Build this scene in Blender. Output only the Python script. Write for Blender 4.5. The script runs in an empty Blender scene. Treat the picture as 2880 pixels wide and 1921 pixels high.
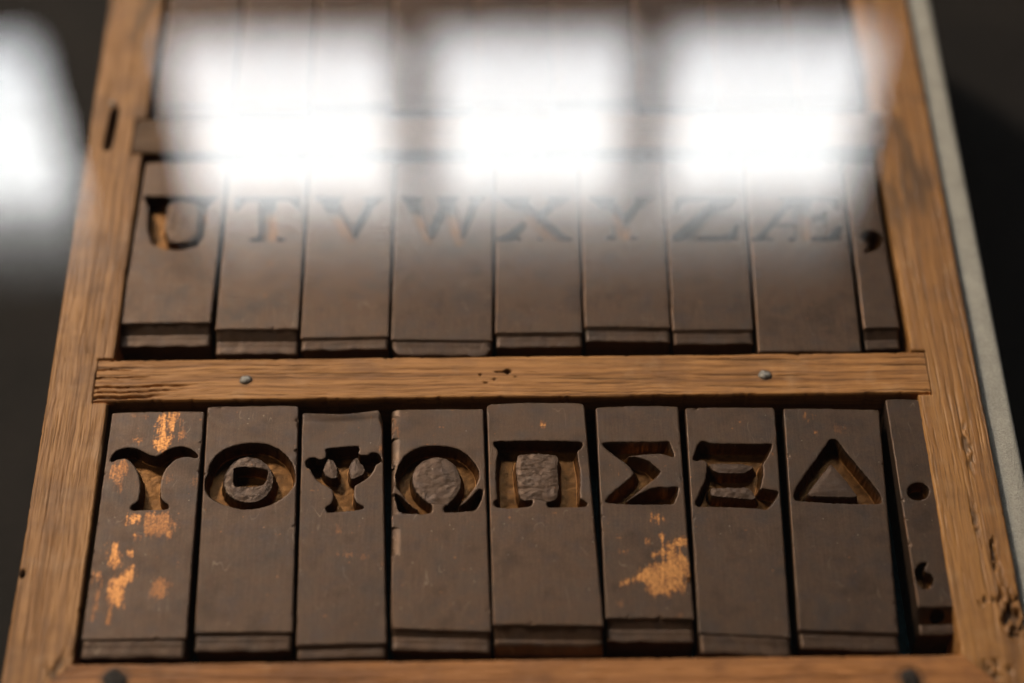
import bpy, bmesh, math, json
import numpy as np
from mathutils import Vector, Matrix

MM = 0.001
scene = bpy.context.scene
col = scene.collection

# ------------------------------------------------------------------ camera
CAM = (-3.4972, -236.3697, 439.5676)
A, B, C_ = 0.65165246, -0.00973886, -0.00240605
cam_data = bpy.data.cameras.new("camera")
cam_data.sensor_width = 36.0
cam_data.lens = 70.0
cam_data.clip_start = 0.01
cam_data.clip_end = 60.0
cam_data.dof.use_dof = True
cam_data.dof.focus_distance = 0.531
cam_data.dof.aperture_fstop = 3.5
cam = bpy.data.objects.new("camera", cam_data)
rot = Matrix.Rotation(B, 4, 'Z') @ Matrix.Rotation(A, 4, 'X') @ Matrix.Rotation(C_, 4, 'Z')
cam.matrix_world = Matrix.Translation(Vector(CAM) * MM) @ rot
col.objects.link(cam)
scene.camera = cam

# ------------------------------------------------------------------ light
world = bpy.data.worlds.new("World")
scene.world = world
world.use_nodes = True
bg = world.node_tree.nodes["Background"]
bg.inputs[0].default_value = (1.0, 0.90, 0.82, 1)
bg.inputs[1].default_value = 0.016

def area_lamp(name, az, el, dist, size, power, colour, target=(0, 90, 0)):
    d = Vector((math.sin(math.radians(az)) * math.cos(math.radians(el)),
                math.cos(math.radians(az)) * math.cos(math.radians(el)),
                math.sin(math.radians(el))))
    ld = bpy.data.lights.new(name, 'AREA')
    ld.shape = 'DISK'
    ld.size = size
    ld.energy = power
    ld.color = colour
    o = bpy.data.objects.new(name, ld)
    o.location = Vector(target) * MM + d * dist
    o.rotation_euler = d.to_track_quat('Z', 'Y').to_euler()
    col.objects.link(o)
    return o

area_lamp("added_key_light", -36, 40, 2.8, 0.32, 76, (1.0, 0.83, 0.66))  # added key light from the far left, outside the glass reflection
area_lamp("room_lamp", -78, 42, 3.2, 0.5, 31, (1.0, 0.74, 0.48))
WINDOW_STRENGTH = 17.5

scene.view_settings.view_transform = 'Standard'
scene.view_settings.look = 'None'
scene.view_settings.exposure = 0.0
scene.view_settings.gamma = 1.0
scene.cycles.use_denoising = True
scene.cycles.max_bounces = 6
scene.cycles.diffuse_bounces = 3
scene.cycles.glossy_bounces = 4
scene.cycles.transparent_max_bounces = 16
scene.cycles.caustics_reflective = True
scene.cycles.sample_clamp_indirect = 6.0

# ------------------------------------------------------------------ helpers
rng = np.random.default_rng(7)
_lat = rng.random((256, 256))

def vnoise(x, y, seed=0):
    """smooth lattice noise in 0..1"""
    x = np.asarray(x, float) + seed * 17.37
    y = np.asarray(y, float) + seed * 41.91
    xi = np.floor(x).astype(int); yi = np.floor(y).astype(int)
    fx = x - xi; fy = y - yi
    fx = fx * fx * (3 - 2 * fx); fy = fy * fy * (3 - 2 * fy)
    g = lambda a, b: _lat[a & 255, b & 255]
    return ((g(xi, yi) * (1 - fx) + g(xi + 1, yi) * fx) * (1 - fy)
            + (g(xi, yi + 1) * (1 - fx) + g(xi + 1, yi + 1) * fx) * fy)

def fbm(x, y, seed=0, octv=4):
    s = 0; a = 0.5; t = 0
    for k in range(octv):
        s = s + a * vnoise(x * 2 ** k, y * 2 ** k, seed + k * 3)
        t += a; a *= 0.5
    return s / t

def sstep(a, b, x):
    t = np.clip((x - a) / (b - a), 0, 1)
    return t * t * (3 - 2 * t)

def poly_sd(px, py, polys):
    """signed distance (positive inside, even-odd over all polygons)"""
    best = np.full(px.shape, 1e9)
    ins = np.zeros(px.shape, bool)
    for poly in polys:
        P = np.asarray(poly, float)
        Q = np.roll(P, -1, axis=0)
        for (ax, ay), (bx, by) in zip(P, Q):
            dx, dy = bx - ax, by - ay
            L = dx * dx + dy * dy + 1e-12
            t = np.clip(((px - ax) * dx + (py - ay) * dy) / L, 0, 1)
            best = np.minimum(best, (px - ax - t * dx) ** 2 + (py - ay - t * dy) ** 2)
            c = (ay > py) != (by > py)
            with np.errstate(divide='ignore', invalid='ignore'):
                xi = ax + (py - ay) * dx / (dy if abs(dy) > 1e-12 else 1e-12)
            ins ^= c & (px < xi)
    return np.where(ins, 1, -1) * np.sqrt(best)

def rounded(poly, n=2):
    """corner-cutting so traced outlines read as cut curves"""
    P = np.asarray(poly, float)
    for _ in range(n):
        Q = np.roll(P, -1, axis=0)
        d = np.linalg.norm(Q - P, axis=1, keepdims=True)
        f = np.minimum(0.25, 0.35 / np.maximum(d, 1e-6))
        P = np.stack([P + (Q - P) * f, Q - (Q - P) * f], 1).reshape(-1, 2)
    return P

def mesh_obj(name, verts, faces, mat, parent=None, smooth=True, attrs=None, kind=None):
    """verts in mm relative to the parent"""
    me = bpy.data.meshes.new(name)
    V = np.asarray(verts, np.float32) * MM
    faces = np.asarray(faces, np.int32) if isinstance(faces, np.ndarray) else faces
    if isinstance(faces, np.ndarray):
        nf, k = faces.shape
        me.vertices.add(len(V)); me.vertices.foreach_set("co", V.ravel())
        me.loops.add(nf * k); me.loops.foreach_set("vertex_index", faces.ravel())
        me.polygons.add(nf)
        me.polygons.foreach_set("loop_start", np.arange(0, nf * k, k, dtype=np.int32))
        me.update(calc_edges=True)
    else:
        me.from_pydata([tuple(map(float, v)) for v in V], [], faces)
        me.update()
    if smooth:
        me.polygons.foreach_set("use_smooth", np.ones(len(me.polygons), bool))
    if attrs:
        for k2, arr in attrs.items():
            at = me.attributes.new(k2, 'FLOAT', 'POINT')
            at.data.foreach_set("value", np.asarray(arr, np.float32))
    me.materials.append(mat)
    me.validate()
    o = bpy.data.objects.new(name, me)
    col.objects.link(o)
    if parent is not None:
        o.parent = parent
    if kind:
        o["kind"] = kind
    return o

def thing(name, label, cat, loc=(0, 0, 0), group=None):
    o = bpy.data.objects.new(name, None)
    o.empty_display_size = 0.01
    o.location = Vector(loc) * MM
    o["label"] = label; o["category"] = cat
    if group:
        o["group"] = group
    col.objects.link(o)
    return o

def box_mesh(x0, x1, y0, y1, z0, z1, bevel=0.0, seg=2):
    bm = bmesh.new()
    bmesh.ops.create_cube(bm, size=1)
    for v in bm.verts:
        v.co = Vector((x0 + (v.co.x + .5) * (x1 - x0), y0 + (v.co.y + .5) * (y1 - y0), z0 + (v.co.z + .5) * (z1 - z0)))
    if bevel:
        bmesh.ops.bevel(bm, geom=list(bm.edges), offset=bevel, segments=seg, profile=0.5, affect='EDGES')
    return bm

def bm_obj(name, bm, mat, parent=None, smooth=False):
    bm.verts.index_update()
    v = [tuple(x.co) for x in bm.verts]
    f = [[x.index for x in p.verts] for p in bm.faces]
    bm.free()
    return mesh_obj(name, v, f, mat, parent, smooth)

# ------------------------------------------------------------------ materials
def new_mat(name):
    m = bpy.data.materials.new(name)
    m.use_nodes = True
    nt = m.node_tree
    nt.nodes.clear()
    out = nt.nodes.new("ShaderNodeOutputMaterial")
    return m, nt, out

class NT:
    def __init__(s, nt): s.nt = nt
    def n(s, t, **kw):
        x = s.nt.nodes.new(t)
        for k, v in kw.items(): setattr(x, k, v)
        return x
    def l(s, a, b): s.nt.links.new(a, b)
    def coords(s, scale=(1000, 1000, 1000), rnd=True):
        tc = s.n("ShaderNodeTexCoord")
        mp = s.n("ShaderNodeMapping"); mp.inputs["Scale"].default_value = scale
        s.l(tc.outputs["Object"], mp.inputs["Vector"])
        if rnd:
            oi = s.n("ShaderNodeObjectInfo")
            mu = s.n("ShaderNodeMath", operation='MULTIPLY'); mu.inputs[1].default_value = 731.0
            s.l(oi.outputs["Random"], mu.inputs[0])
            s.l(mu.outputs[0], mp.inputs["Location"])
        return mp.outputs[0]
    def noise(s, vec, scale, detail=3, rough=.55, stretch=None):
        if stretch:
            mp = s.n("ShaderNodeMapping"); mp.inputs["Scale"].default_value = stretch
            s.l(vec, mp.inputs["Vector"]); vec = mp.outputs[0]
        t = s.n("ShaderNodeTexNoise")
        t.inputs["Scale"].default_value = scale; t.inputs["Detail"].default_value = detail
        t.inputs["Roughness"].default_value = rough
        s.l(vec, t.inputs["Vector"])
        return t.outputs["Fac"]
    def ramp(s, fac, stops, interp='LINEAR'):
        r = s.n("ShaderNodeValToRGB"); r.color_ramp.interpolation = interp
        el = r.color_ramp.elements
        while len(el) < len(stops): el.new(0.5)
        for e, (p, c) in zip(el, stops):
            e.position = p
            e.color = (c, c, c, 1) if isinstance(c, (int, float)) else (*c, 1)
        s.l(fac, r.inputs[0])
        return r.outputs[0]
    def mix(s, fac, a, b, mode='MIX'):
        m = s.n("ShaderNodeMix", data_type='RGBA', blend_type=mode)
        for sock, v in ((0, fac), (6, a), (7, b)):
            if hasattr(v, "is_linked"): s.l(v, m.inputs[sock])
            elif isinstance(v, (int, float)): m.inputs[sock].default_value = v if sock == 0 else (v, v, v, 1)
            else: m.inputs[sock].default_value = (*v, 1)
        return m.outputs[2]
    def math(s, op, a, b=0.0, clamp=False):
        m = s.n("ShaderNodeMath", operation=op); m.use_clamp = clamp
        for i, v in enumerate((a, b)):
            if hasattr(v, "is_linked"): s.l(v, m.inputs[i])
            else: m.inputs[i].default_value = v
        return m.outputs[0]
    def attr(s, name):
        a = s.n("ShaderNodeAttribute"); a.attribute_name = name
        return a.outputs["Fac"]
    def bump(s, h, dist, strength=1.0):
        b = s.n("ShaderNodeBump"); b.inputs["Distance"].default_value = dist
        b.inputs["Strength"].default_value = strength
        s.l(h, b.inputs["Height"])
        return b.outputs[0]
    def setp(s, sock, v):
        if hasattr(v, "is_linked"): s.l(v, sock)
        elif isinstance(v, (int, float)): sock.default_value = v
        else: sock.default_value = (*v, 1)
    def principled(s, out, base, rough=.5, metal=0., spec=.5, normal=None):
        p = s.n("ShaderNodeBsdfPrincipled")
        s.setp(p.inputs["Base Color"], base); s.setp(p.inputs["Roughness"], rough)
        s.setp(p.inputs["Metallic"], metal); s.setp(p.inputs["Specular IOR Level"], spec)
        if normal is not None: s.l(normal, p.inputs["Normal"])
        s.l(p.outputs[0], out.inputs[0])
        return p

def metal_material(name, recess=False, counter=False):
    m, nt, out = new_mat(name)
    t = NT(nt)
    v = t.coords()
    big = t.noise(v, 0.10, 4)
    mid = t.noise(v, 0.45, 4)
    streak = t.noise(v, 1.0, 4, .6, stretch=(3.2, 0.10, 1))
    fine = t.noise(v, 5.0, 3, .6)
    ox = t.ramp(big, [(.30, (.066, .043, .031)), (.47, (.098, .061, .042)), (.60, (.086, .058, .044)), (.74, (.062, .047, .040))])
    ox = t.mix(t.ramp(mid, [(.45, 0.), (.75, .55)]), ox, (.105, .062, .046))
    ox = t.mix(t.ramp(t.noise(v, .22, 3), [(.52, 0.), (.72, .5)]), ox, (.070, .052, .050))
    ox = t.mix(.28, ox, t.ramp(streak, [(.30, .45), (.70, 1.35)]), 'MULTIPLY')
    ox = t.mix(.5, ox, t.ramp(fine, [(.30, .6), (.70, 1.25)]), 'MULTIPLY')
    if counter:
        ox = t.mix(.25, ox, (.088, .060, .049))
    grit = t.noise(v, 1.7, 4, .7)
    ox = t.mix(.32, ox, t.ramp(grit, [(.28, .55), (.5, 1.0), (.74, 1.5)]), 'MULTIPLY')
    ox = t.mix(1.0, ox, t.ramp(t.attr('tone'), [(0.0, (.74, .74, .77)), (.5, (1., 1., 1.)), (1., (1.28, 1.20, 1.10))]), 'MULTIPLY')
    # pale dust specks
    vo = t.n("ShaderNodeTexVoronoi"); vo.inputs["Scale"].default_value = .33
    t.l(v, vo.inputs["Vector"])
    speck = t.ramp(vo.outputs["Distance"], [(.035, 1.), (.06, 0.)])
    ox = t.mix(t.math('MULTIPLY', speck, .55), ox, (.42, .36, .30))
    # hair scratches
    sn = t.noise(v, .16, 2, .4, stretch=(1.0, .35, 1))
    sc = t.ramp(t.math('ABSOLUTE', t.math('SUBTRACT', sn, .5)), [(0.0, 1.), (.0045, 0.)])
    sc = t.math('MULTIPLY', sc, t.ramp(t.noise(v, .12, 2), [(.55, 0.), (.65, .5)]))
    ox = t.mix(sc, ox, (.30, .23, .18))
    # bare copper where the brown skin has rubbed off
    bare = t.attr("bare")
    tone = t.ramp(fine, [(.3, (.50, .205, .062)), (.7, (.86, .41, .135))])
    bs = t.math('MULTIPLY', bare, t.math('MULTIPLY', t.ramp(streak, [(.25, .45), (.62, 1.)]), t.ramp(grit, [(.30, .45), (.55, 1.)])))
    base = t.mix(t.ramp(bs, [(.03, 0.), (.30, 1.)]), ox, (.20, .088, .040))
    base = t.mix(t.ramp(bs, [(.28, 0.), (.85, 1.)]), base, tone)
    metal = .60
    rough = t.ramp(mid, [(.3, .40), (.7, .54)])
    if recess:
        warm = t.ramp(t.noise(v, .35, 3), [(.3, (.060, .026, .008)), (.55, (.135, .060, .018)), (.75, (.090, .042, .018))])
        warm = t.mix(.5, warm, t.ramp(fine, [(.3, .55), (.7, 1.2)]), 'MULTIPLY')
        base = t.mix(t.attr("cav"), base, warm)
        metal = .75
        rough = .40
    nrm = t.bump(t.math('ADD', t.math('MULTIPLY', grit, .35), t.math('MULTIPLY', fine, .4)), .00005 if not counter else .00012)
    t.principled(out, base, rough, metal, .25, nrm)
    return m

def wood_material(name, axis, tint=(1, 1, 1), dark=1.0, gloss=.5, fig=.85):
    m, nt, out = new_mat(name)
    t = NT(nt)
    v = t.coords()
    # distort across the grain a little so the lines wander
    st = (1, .012, 1) if axis == 'Y' else (.012, 1, 1)
    st2 = (1, .012, 1) if axis == 'Y' else (.012, 1, 1)
    wob = t.noise(v, .04, 3)
    off = t.n("ShaderNodeVectorMath", operation='ADD')
    cmb = t.n("ShaderNodeCombineXYZ")
    t.l(t.math('MULTIPLY', wob, 2.5), cmb.inputs[0 if axis == 'Y' else 1])
    t.l(v, off.inputs[0]); t.l(cmb.outputs[0], off.inputs[1])
    w = off.outputs[0]
    band = t.noise(w, .60, 4, .55, stretch=st)
    line = t.noise(w, 2.8, 4, .65, stretch=st)
    pore = t.noise(w, 5.2, 3, .6, stretch=(st[0], st[1] * 1.6, 1) if axis == 'Y' else (st[0] * 1.6, st[1], 1))
    blot = t.noise(v, .07, 4, .6)
    c = t.ramp(band, [(.28, (.20, .092, .032)), (.44, (.345, .164, .057)), (.58, (.46, .235, .090)), (.75, (.28, .130, .048))])
    c = t.mix(fig, c, t.ramp(line, [(.30, .48), (.50, 1.0), (.75, 1.25)]), 'MULTIPLY')
    c = t.mix(t.ramp(pore, [(.30, .75), (.42, 0.)]), c, (.115, .052, .024))
    c = t.mix(t.ramp(blot, [(.32, .62), (.52, 0.)]), c, (.19, .095, .046))
    c = t.mix(t.ramp(t.noise(v, .11, 3), [(.58, 0.), (.80, .40)]), c, (.52, .33, .20))
    c = t.mix(t.math('MULTIPLY', t.attr("dirt_shade"), .85), c, (.045, .028, .018))
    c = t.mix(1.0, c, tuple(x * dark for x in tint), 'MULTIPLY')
    rough = t.ramp(line, [(.3, gloss + .18), (.7, gloss)])
    h = t.math('ADD', t.math('MULTIPLY', line, .6), t.math('MULTIPLY', t.ramp(pore, [(.28, 0.), (.45, 1.)]), .8))
    t.principled(out, c, rough, 0., .4, t.bump(h, .00010))
    return m

def plain_material(name, colour, rough=.8, var=.35, scale=.4, bump=.0002, metal=0., spec=.3):
    m, nt, out = new_mat(name)
    t = NT(nt)
    v = t.coords()
    f = t.noise(v, scale, 5, .6)
    g = t.noise(v, scale * 9, 3, .6)
    c = t.mix(1.0, colour, t.ramp(f, [(.3, 1 - var), (.7, 1 + var)]), 'MULTIPLY')
    c = t.mix(.6, c, t.ramp(g, [(.3, .6), (.7, 1.3)]), 'MULTIPLY')
    t.principled(out, c, rough, metal, spec, t.bump(g, bump))
    return m

MAT_FACE = metal_material("oxidised_bronze")
MAT_RECESS = metal_material("cut_copper_recess", recess=True)
MAT_COUNTER = metal_material("rough_counter", counter=True)
MAT_RAIL_L = wood_material("oak_left_rail", 'Y', (1.03, .99, .94), .96)
MAT_RAIL_R = wood_material("oak_right_rail", 'Y', (1.02, .95, .76), .93, .42)
MAT_BAR = wood_material("oak_crossbar", 'X', (1.14, 1.05, .90), 1.0, .5, 1.0)
MAT_BAR_FAR = wood_material("shaded_oak_crossbar", 'X', (.80, .78, .82), .45)  # same oak, colour darkened to stand in for weaker light far back
MAT_BOTTOM = wood_material("oak_bottom_rail", 'X', (1.08, .90, .76), .95, .5, .8)
MAT_FELT = plain_material("teal_felt", (.014, .046, .058), .95, .4, .5, .0003, 0, .1)
MAT_NAIL = plain_material("iron_nail", (.26, .245, .23), .5, .7, .8, .00012, .7, .5)
MAT_RUST = plain_material("dark_iron", (.055, .047, .045), .5, .5, .8, .0003, .6, .5)
MAT_BOARD = plain_material("grey_linen_board", (.43, .41, .375), .9, .12, .25, .0003)
MAT_CLOTH = plain_material("dark_case_floor", (.011, .008, .007), .85, .3, .03, .0002)
MAT_WINFRAME = plain_material("dark_window_frame", (.05, .042, .038), .6, .1, .01, .0)

def glass_material():
    m, nt, out = new_mat("clear_glass")
    t = NT(nt)
    lw = t.n("ShaderNodeLayerWeight"); lw.inputs[0].default_value = .5
    f = t.math('POWER', lw.outputs["Facing"], 5.0)
    f = t.math('ADD', t.math('MULTIPLY', f, .96), .04)
    tr = t.n("ShaderNodeBsdfTransparent"); tr.inputs[0].default_value = (.97, .98, .975, 1)
    gl = t.n("ShaderNodeBsdfGlossy"); gl.inputs["Roughness"].default_value = 0.0
    mx = t.n("ShaderNodeMixShader")
    t.l(f, mx.inputs[0]); t.l(tr.outputs[0], mx.inputs[1]); t.l(gl.outputs[0], mx.inputs[2])
    t.l(mx.outputs[0], out.inputs[0])
    return m

def pane_material(name, stops):
    m, nt, out = new_mat(name)
    t = NT(nt)
    tc = t.n("ShaderNodeTexCoord")
    sx = t.n("ShaderNodeSeparateXYZ"); t.l(tc.outputs["Generated"], sx.inputs[0])
    # bright sky above, paler buildings low in the pane; also fades the haze panel
    g = t.ramp(sx.outputs[2], stops)
    e = t.n("ShaderNodeEmission"); e.inputs[1].default_value = WINDOW_STRENGTH
    t.l(g, e.inputs[0]); t.l(e.outputs[0], out.inputs[0])
    return m

MAT_GLASS = glass_material()
MAT_PANE = pane_material("daylit_pane", [(0.0, (.56, .56, .58)), (.12, (.66, .67, .69)), (.30, (.85, .86, .88)), (.50, (1., 1., 1.)), (.86, (.97, .97, .97)), (1., (.72, .72, .72))])
MAT_HAZE = pane_material("haze_glow", [(0.0, (.46, .46, .455)), (.18, (.25, .25, .247)), (.5, (.115, .115, .113)), (1., (.015, .015, .015))])  # added glow above the panes; its reflection makes the haze over the letters

# ------------------------------------------------------------------ setting
Z_BASE = -20.0
o = bm_obj("case_floor", box_mesh(-900, 900, -500, 900, -110, -90), MAT_CLOTH)
o["kind"] = "structure"

o = bm_obj("plinth", box_mesh(-118, 136, -60, 320, -89.8, -20.1), MAT_CLOTH)
o["kind"] = "structure"
o = bm_obj("linen_strip", box_mesh(128.0, 135.9, -60, 320, -20.0, -3, 1.8, 4), MAT_BOARD, None, True)
o["label"] = "pale grey linen-covered strip running along the right side of the tray"
o["category"] = "strip"

# ------------------------------------------------------------------ wooden tray
tray = thing("wooden_tray", "worn oak tray with crossbars holding rows of metal letter matrices", "tray", (0, 0, Z_BASE))
TZ = -Z_BASE   # top of the wood, local to the tray

def wood_piece(name, mat, c00, c10, c11, c01, cell, seed, feat=None, bottom=0.0, top=0.0):
    """top surface as a worn relief over a quad c00-c10-c11-c01 (mm), length along c00->c10, with sides"""
    P = [np.asarray(c, float) for c in (c00, c10, c11, c01)]
    L = np.linalg.norm(P[1] - P[0]); W = np.linalg.norm(P[3] - P[0])
    nu = int(L / cell) + 1; nv = int(W / (cell * .7)) + 1
    u, v = np.meshgrid(np.linspace(0, 1, nu), np.linspace(0, 1, nv), indexing='ij')
    xy = ((1 - u)[..., None] * (1 - v)[..., None] * P[0] + u[..., None] * (1 - v)[..., None] * P[1]
          + u[..., None] * v[..., None] * P[2] + (1 - u)[..., None] * v[..., None] * P[3])
    s = u * L; t = v * W
    # wandering, nibbled long edges
    e0 = (fbm(s * .10, s * 0 + 3, seed) - .5) * .35 + np.clip(fbm(s * .55, s * 0 + 9, seed + 1) - .60, 0, 1) * 1.6
    e1 = (fbm(s * .10, s * 0 + 5, seed + 2) - .5) * .35 + np.clip(fbm(s * .55, s * 0 + 7, seed + 3) - .60, 0, 1) * 1.6
    ed = np.minimum(t - 0, W - t)
    wdir = (P[3] - P[0]) / W
    shift = e0 * np.clip(1 - t / (W * .5), 0, 1) - e1 * np.clip(1 - (W - t) / (W * .5), 0, 1)
    xy = xy + shift[..., None] * wdir
    x, y = xy[..., 0], xy[..., 1]
    h = np.zeros_like(s)
    h -= .06 * np.abs(fbm(s * .02, t * 2.4 + s * .03, seed + 4) - .5) * 2
    crack = np.clip(.36 - fbm(s * .022, t * 2.6 + s * .05, seed + 6, 3), 0, 1)
    h -= crack * 1.8
    r = .45 + .5 * fbm(s * .12, t * 0 + 2, seed + 5)
    e = np.clip(ed, 0, r)
    h -= r - np.sqrt(np.maximum(r * r - (r - e) ** 2, 0))
    dirt_shade = np.clip(crack * (5 if name == 'crossbar' else 2), 0, .8)
    if feat:
        h, dirt_shade = feat(x, y, h, dirt_shade)
    z = TZ + top + h
    Vt = np.stack([x, y, z], -1).reshape(-1, 3)
    idx = np.arange(nu * nv).reshape(nu, nv)
    F = np.stack([idx[:-1, :-1], idx[1:, :-1], idx[1:, 1:], idx[:-1, 1:]], -1).reshape(-1, 4)
    loop = np.concatenate([idx[:, 0], idx[-1, 1:], idx[-2::-1, -1], idx[0, -2:0:-1]])
    n0 = len(Vt); k = len(loop)
    top_ring = Vt[loop]; bot = top_ring.copy(); bot[:, 2] = bottom
    ids = n0 + np.arange(k); idb = ids + k
    S = np.stack([ids, idb, np.roll(idb, -1), np.roll(ids, -1)], -1)
    area = np.sum(P[0] * 0) if False else ((P[1] - P[0])[0] * (P[3] - P[0])[1] - (P[1] - P[0])[1] * (P[3] - P[0])[0])
    if area < 0:
        F = F[:, ::-1]; S = S[:, ::-1]
    V = np.concatenate([Vt, top_ring, bot]); FF = np.concatenate([F, S])
    d = np.concatenate([dirt_shade.ravel(), dirt_shade.ravel()[loop], dirt_shade.ravel()[loop] + .5])
    return mesh_obj(name, V, FF, mat, tray, True, {"dirt_shade": np.clip(d, 0, 1)})

def hole(x, y, h, dirt_shade, cx, cy, rx, ry, depth, dk=1.0):
    q = np.sqrt(((x - cx) / rx) ** 2 + ((y - cy) / ry) ** 2)
    m = 1 - sstep(.75, 1.1, q)
    return h - depth * m, np.maximum(dirt_shade, dk * (1 - sstep(.8, 1.5, q)))

def notch(x, y, h, x0, x1, y0, y1):
    m = (x > x0) & (x < x1) & (y > y0) & (y < y1)
    return np.where(m, h - 9.0, h)

XI, XO = 110.0, 127.0
BARS = [(79.9, 93.9), (171.3, 185.3)]
YF = 268.0

def feat_left(x, y, h, d):
    h = notch(x, y, h, -114.6, -90, 79.6, 94.2)
    h = notch(x, y, h, -113.6, -90, 171.0, 185.6)
    qq = (np.abs((x + 120.5 - (y - 182) * .04) / 1.35) ** 3 + np.abs((y - 181.5) / 8.6) ** 6) + (fbm(x * .5, y * .3, 61) - .5) * .8
    mk = 1 - sstep(.7, 1.2, qq); h = h - 9 * mk; d = np.maximum(d, 1 - sstep(.9, 2.2, qq))
    d = np.maximum(d, sstep(.50, .72, fbm(x * .20, y * .045, 58)) * sstep(150, 215, y) * .75)  # stain blotches, with light falloff painted in toward the far end
    h, d = hole(x, y, h, d, -126.0, 26.0, .8, 1.2, 1.5)
    q = fbm(x * .8, y * .35, 33)
    near = 1 - sstep(2, 7, np.hypot(x + 112, (y + 3) * .8))
    d = np.maximum(d, near * sstep(.5, .7, q) * .8); h = h - near * sstep(.5, .7, q) * .6
    return h, d

def feat_right(x, y, h, d):
    h = notch(x, y, h, 90, 113.9, 79.6, 94.2)
    h = notch(x, y, h, 90, 113.0, 171.0, 185.6)
    q = fbm(x * .9, y * .45, 12)
    for cx, cy, rx, ry, a in ((122.9, 28, 1.3, 7, 1.6), (124.5, 12, 3.2, 8.5, 2.2), (119, 14.5, 3, 2, 1.0), (118, -5, 5, 4, .9), (121, 62, 1.5, 9, .5), (119.5, 40, 1.0, 6, .6)):
        w = 1 - sstep(.5, 1.2, np.sqrt(((x - cx) / rx) ** 2 + ((y - cy) / ry) ** 2))
        k = w * sstep(.42, .60, q)
        h = h - a * k; d = np.maximum(d, k * .75)
    st = sstep(.52, .7, fbm(x * .22, y * .05, 51)) * sstep(120, 160, y) * .9  # stains; the dimmer light of the far end is painted in too
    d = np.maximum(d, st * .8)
    return h, d

def feat_mid(x, y, h, d):
    h, d = hole(x, y, h, d, -1.6, 88.6, .95, .75, 2.4)
    for cx, cy, rx, ry in ((-5.2, 86.0, .45, .35), (-9.0, 87.6, .45, .3), (.6, 86.8, .35, .25), (-7.6, 84.9, .6, .25)):
        h, d = hole(x, y, h, d, cx, cy, rx, ry, .7, .7)
    h, d = hole(x, y, h, d, -3.6, 88.5, 1.6, .25, .8)
    # open grain splits at the left end
    for cy, x1, th in ((80.9, -92, .55), (84.3, -84, .35), (87.6, -96, .30), (90.2, -100, .30), (82.6, -88, .25)):
        w = (1 - sstep(.5, 1., np.abs(y - cy - (fbm(x * .1, x * 0, 71) - .5) * 1.6 - (x + 113) * .035) / th)) * (1 - sstep(x1 - 14, x1, x))
        h = h - 1.3 * w; d = np.maximum(d, w * .9)
    for cx in (-73.2, 69.0):
        w = 1 - sstep(.9, 1.6, np.hypot(x - cx, y - 86.5) / 1.5)
        d = np.maximum(d, w * .55)
    return h, d

def feat_bot(x, y, h, d):
    for cx, cy in ((-99.1, -4.6), (96.5, -6.4)):
        w = 1 - sstep(.9, 1.7, np.hypot(x - cx, y - cy) / 3.0)
        d = np.maximum(d, w * .7)
    return h, d

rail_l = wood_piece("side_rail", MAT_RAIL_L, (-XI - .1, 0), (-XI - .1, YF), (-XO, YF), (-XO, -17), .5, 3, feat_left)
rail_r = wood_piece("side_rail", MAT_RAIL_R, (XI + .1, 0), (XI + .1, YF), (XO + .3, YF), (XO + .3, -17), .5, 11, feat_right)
bar_m = wood_piece("crossbar", MAT_BAR, (-114.3, 79.9), (113.6, 79.9), (113.6, 93.9), (-114.3, 93.9), .34, 21, feat_mid, 1.0, .05)
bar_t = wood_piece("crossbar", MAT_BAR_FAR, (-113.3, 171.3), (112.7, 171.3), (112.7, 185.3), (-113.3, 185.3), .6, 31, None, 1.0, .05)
bar_b = wood_piece("end_rail", MAT_BOTTOM, (-XO + .4, -17.2), (XO - .2, -17.2), (XI - .1, 0), (-XI + .1, 0), .45, 41, feat_bot)
bar_f = wood_piece("end_rail", MAT_BAR, (-XO, YF + .3), (XO, YF + .3), (XO, YF + 17), (-XO, YF + 17), 1.5, 51, None)
mesh_obj("felt_lining", *(lambda bm: ([tuple(v.co) for v in bm.verts], [[v.index for v in f.verts] for f in bm.faces]))(box_mesh(-XI, XI, 0.2, YF, 0.5, 2.6)), MAT_FELT, tray, False)

def nail(parent_bar, x, y, r, mat, seed, hgt=.45):
    V = [(x, y, TZ + .05 + hgt * r)]; F = []
    rings = 5; n = 18
    for k in range(1, rings + 1):
        a = k / rings * math.pi / 2
        for j in range(n):
            th = 2 * math.pi * j / n
            rr = r * math.sin(a) * (1 + .10 * math.sin(th * 2 + seed) + .05 * math.sin(th * 5 + seed * 2))
            zz = TZ - .25 + (hgt * r + .3) * math.cos(a) + .06 * r * math.sin(3 * th + seed) * math.sin(a) * (k < rings)
            V.append((x + rr * math.cos(th), y + rr * math.sin(th), zz))
    for j in range(n): F.append([0, 1 + j, 1 + (j + 1) % n])
    for k in range(rings - 1):
        for j in range(n):
            a0 = 1 + k * n + j; a1 = 1 + k * n + (j + 1) % n
            F.append([a0, a0 + n, a1 + n, a1])
    o = mesh_obj("nail", V, F, mat, parent_bar, True)
    return o

nail(bar_m, -73.2, 86.6, 1.7, MAT_NAIL, 1)
nail(bar_m, 69.0, 86.4, 1.8, MAT_NAIL, 2)
nail(bar_b, -99.1, -4.6, 3.0, MAT_RUST, 3, .35)
nail(bar_b, 96.5, -6.6, 2.4, MAT_RUST, 4, .5)
nail(rail_l, -121.3, 192.0, 1.1, MAT_NAIL, 5)

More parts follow.
